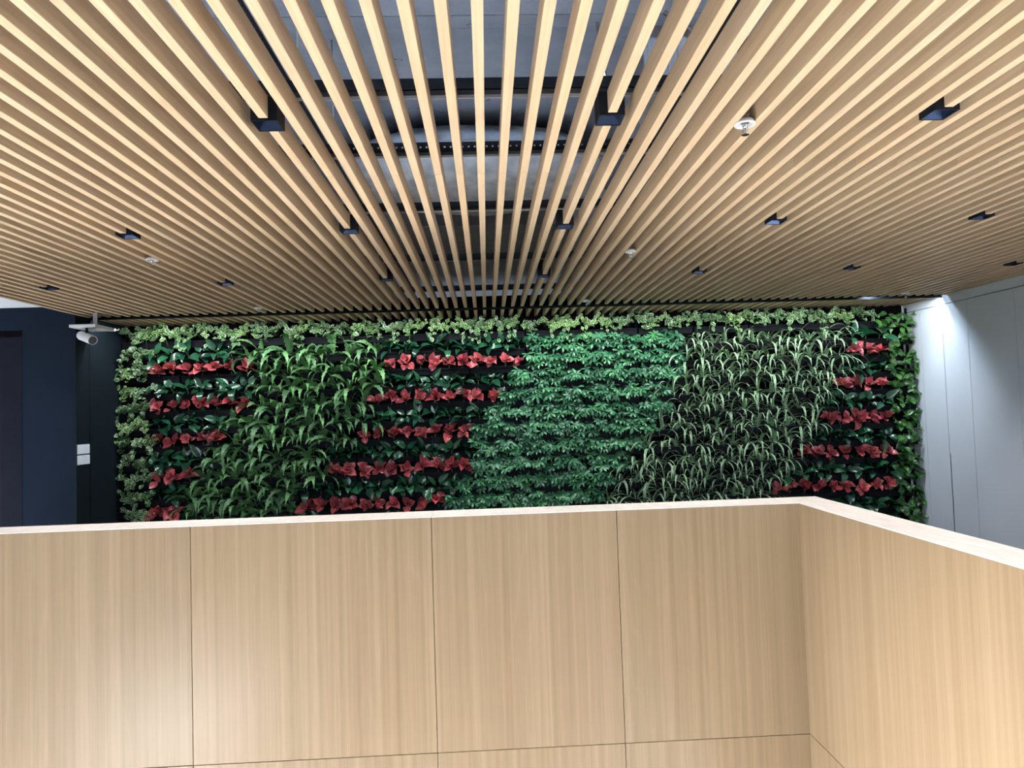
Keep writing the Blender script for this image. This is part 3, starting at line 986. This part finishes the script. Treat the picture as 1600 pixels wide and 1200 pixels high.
MAP = {
    1: [('dark', -3.83, -2.75), ('fern', -2.75, -1.22), ('dark', -1.22, 0.47), ('sche', 0.47, 2.28), ('spider', 2.28, 4.2), ('dark', 4.2, 4.72)],
    2: [('red', -3.85, -2.65), ('fern', -2.65, -1.19), ('red', -1.19, 0.45), ('sche', 0.45, 2.25), ('spider', 2.25, 4.22), ('red', 4.22, 4.71)],
    3: [('dark', -3.85, -2.66), ('fern', -2.66, -1.23), ('dark', -1.23, 0.25), ('sche', 0.25, 2.23), ('spider', 2.23, 4.18), ('dark', 4.18, 4.71)],
    4: [('red', -3.85, -2.59), ('fern', -2.59, -1.34), ('red', -1.34, 0.18), ('sche', 0.18, 2.16), ('spider', 2.16, 4.03), ('red', 4.03, 4.72)],
    5: [('dark', -3.83, -2.95), ('fern', -2.95, -1.36), ('dark', -1.36, -0.07), ('sche', -0.07, 2.08), ('spider', 2.08, 3.96), ('dark', 3.96, 4.72)],
    6: [('red', -3.82, -2.97), ('fern', -2.97, -1.49), ('red', -1.49, -0.16), ('sche', -0.16, 1.98), ('spider', 1.98, 3.89), ('red', 3.89, 4.74)],
    7: [('dark', -3.8, -3.2), ('fern', -3.2, -1.74), ('dark', -1.74, -0.17), ('sche', -0.17, 1.78), ('spider', 1.78, 3.76), ('dark', 3.76, 4.73)],
    8: [('red', -3.81, -3.28), ('fern', -3.28, -1.82), ('red', -1.82, -0.17), ('sche', -0.17, 1.62), ('spider', 1.62, 3.61), ('red', 3.61, 4.74)],
    9: [('dark', -3.79, -3.46), ('fern', -3.46, -2.18), ('dark', -2.18, -0.38), ('sche', -0.38, 1.49), ('spider', 1.49, 3.48), ('dark', 3.48, 4.74)],
    10: [('red', -3.8, -3.44), ('fern', -3.44, -2.23), ('red', -2.23, -0.53), ('sche', -0.53, 1.35), ('spider', 1.35, 3.32), ('red', 3.32, 4.74)],
    11: [('dark', -3.8, -3.45), ('fern', -3.45, -2.34), ('dark', -2.34, -0.55), ('sche', -0.55, 1.27), ('spider', 1.27, 3.21), ('dark', 3.21, 4.73)],
    12: [('dark', 3.4, 4.73)],
}
KIND = {'red': ('red_leaf_plant', 'red-leaved plant', 'plant', 'red-leaved plants in the living wall'),
        'dark': ('glossy_leaf_plant', 'dark glossy-leaved plant', 'plant', 'dark glossy plants in the living wall'),
        'fern': ('fern', 'strap-leaved fern', 'fern', 'ferns in the living wall'),
        'spider': ('spider_plant', 'striped spider plant', 'plant', 'spider plants in the living wall'),
        'sche': ('umbrella_plant', 'umbrella plant', 'plant', 'umbrella plants in the living wall'),
        'green': ('green_vine', 'green trailing vine', 'vine', 'green vines beside the white doors'),
        'var': ('variegated_vine', 'variegated trailing vine', 'vine', 'variegated vines along the top and dark wall')}


def rosette(root, kind, n, centre, beta, open_lo, open_hi, part, scale=1.0, jit=0.008):
    ph0 = random.uniform(0, 6.28)
    base = Matrix.Translation(centre) @ Matrix.Rotation(R(random.uniform(-18, 18)), 4, 'Z') @ Matrix.Rotation(R(beta), 4, 'X')
    for i in range(n):
        ph = ph0 + i * 2.39996 + random.uniform(-0.25, 0.25)
        op = open_lo + (open_hi - open_lo) * (i + random.random()) / n      # degrees from the axis
        o = place(part, random.choice(LM[kind]), root)
        sc_ = scale * random.uniform(0.85, 1.15)
        o.matrix_local = Matrix.Translation((random.uniform(-jit, jit), random.uniform(-jit, jit), random.uniform(-jit, jit))) @ base @ Matrix.Rotation(ph, 4, 'Z') @ Matrix.Rotation(R(90 - op), 4, 'X') @ Matrix.Scale(sc_, 4)


def fountain(root, kind, n, part, lean, el_lo, el_hi, spread, scale=1.0):
    for i in range(n):
        az = -spread + 2 * spread * (i + random.random()) / n
        el = random.uniform(el_lo, el_hi)
        o = place(part, random.choice(LM[kind]), root)
        sc_ = scale * random.uniform(0.8, 1.15)
        o.matrix_local = Matrix.Translation((random.uniform(-0.012, 0.012), random.uniform(-0.01, 0.012), -0.008)) @ Matrix.Rotation(math.pi + R(az), 4, 'Z') @ Matrix.Rotation(R(el), 4, 'X') @ Matrix.Scale(sc_, 4)


def plant(kind, x, r, label):
    name, _, cat, grp = KIND[kind]
    z = row_z(r) - 0.095 - 0.016 + random.uniform(-0.004, 0.012)
    y = Y_BACK - 0.115 + random.uniform(-0.012, 0.012)
    if kind == 'var':
        o = place(name, random.choice(VINES), None, (x, y - 0.01, z + (0.05 if r == 0 else 0.0)), (0, 0, R(random.uniform(-25, 25))))
        s_ = random.uniform(0.95, 1.2)
        o.scale = (random.choice((-1, 1)) * s_, s_, s_)
        return tag(o, label, cat, grp)
    t = empty(name, (x, y, z))
    if kind == 'red':
        rosette(t, 'red', 8, (0, -0.045, random.uniform(0.05, 0.09)), random.uniform(30, 70), 5, 82, 'leaf', random.uniform(1.05, 1.35), 0.024)
        place('stem', stem_me, t)
    elif kind == 'dark':
        rosette(t, 'dark', 6, (0, -0.038, random.uniform(0.04, 0.07)), random.uniform(20, 55), 25, 98, 'leaf', random.uniform(1.05, 1.35))
        place('stem', stem_me, t)
    elif kind == 'fern':
        fountain(t, 'fern', 9, 'frond', 0, 12, 92, 105, 1.18)
    elif kind == 'spider':
        fountain(t, 'spider', 11, 'leaf', 0, 15, 94, 110, 1.15)
    elif kind == 'sche':
        for i in range(6):
            o = place('leaf_whorl', random.choice(LM['sche']), t)
            cx, cz, cy = -0.065 + 0.026 * i + random.uniform(-0.012, 0.012), random.uniform(0.085, 0.160) - (0.07 if i % 2 else 0), -random.uniform(0.05, 0.11)
            b_ = R(random.uniform(25, 62))
            o.matrix_local = Matrix.Translation((cx, cy, cz)) @ Matrix.Rotation(R(random.uniform(-30, 30)), 4, 'Z') @ Matrix.Rotation(b_, 4, 'X') @ Matrix.Rotation(random.uniform(0, 6.28), 4, 'Z') @ Matrix.Scale(random.uniform(1.0, 1.3), 4)
        place('stem', stem_me, t)
    elif kind == 'green':
        for i in range(12):
            o = place('leaf', random.choice(LM['green']), t)
            cx, cz, cy = random.uniform(-0.08, 0.08), random.uniform(-0.08, 0.10), -random.uniform(0.05, 0.10)
            o.matrix_local = Matrix.Translation((cx, cy, cz)) @ Matrix.Rotation(R(random.uniform(-40, 40)), 4, 'Z') @ Matrix.Rotation(R(random.uniform(35, 75)), 4, 'X') @ Matrix.Rotation(random.uniform(0, 6.28), 4, 'Z') @ Matrix.Rotation(R(random.uniform(0, 30)), 4, 'X')
        place('stem', vine_stem_me, t)
    return tag(t, label, cat, grp)


ROWNAME = ['top', 'second', 'third', 'fourth', 'fifth', 'sixth', 'seventh', 'eighth', 'ninth', 'tenth', 'eleventh', 'twelfth', 'thirteenth', 'fourteenth']
SLOTS = [-0.243, -0.081, 0.081, 0.243]
for r in range(0, 13):
    spots = [POST0 + POSTP * (cidx + 0.5) + s_ for cidx in range(NCOL) for s_ in SLOTS]
    lst = []
    for i, x in enumerate(spots):
        if r == 0:
            kind = 'var' if i < 53 else 'green'
        elif i == 0:
            kind = 'var' if r < 12 else None
        elif i >= 54:
            kind = 'green'
        else:
            kind = None
            for (kd, xa, xb) in MAP[r]:
                if xa <= x < xb:
                    kind = kd
            if kind is None and r < 12:
                kind = 'var' if x < -3.7 else ('green' if x > 4.6 else None)
        if kind:
            lst.append((kind, x + random.uniform(-0.012, 0.012)))
    count = {}
    for (kind, x) in lst:
        if kind in ('red', 'dark'):
            zone = 'beside the dark wall' if x < -2.2 and r < 9 or x < -3.3 else ('beside the white doors' if x > 2.8 else 'between ferns and umbrella plants')
        else:
            zone = ''
        key = (kind, zone)
        count[key] = count.get(key, 0) + 1
        nm = KIND[kind][1]
        rowp = 'top planter row' if r == 0 else '%s planter row from the top' % ROWNAME[r]
        if zone:
            lab = '%s %s from the left %s, %s' % (ordinal(count[key]), nm, zone, rowp.replace(' from the top', ''))
        else:
            lab = '%s %s from the left in the %s' % (ordinal(count[key]), nm, rowp)
        plant(kind, x, r, lab)
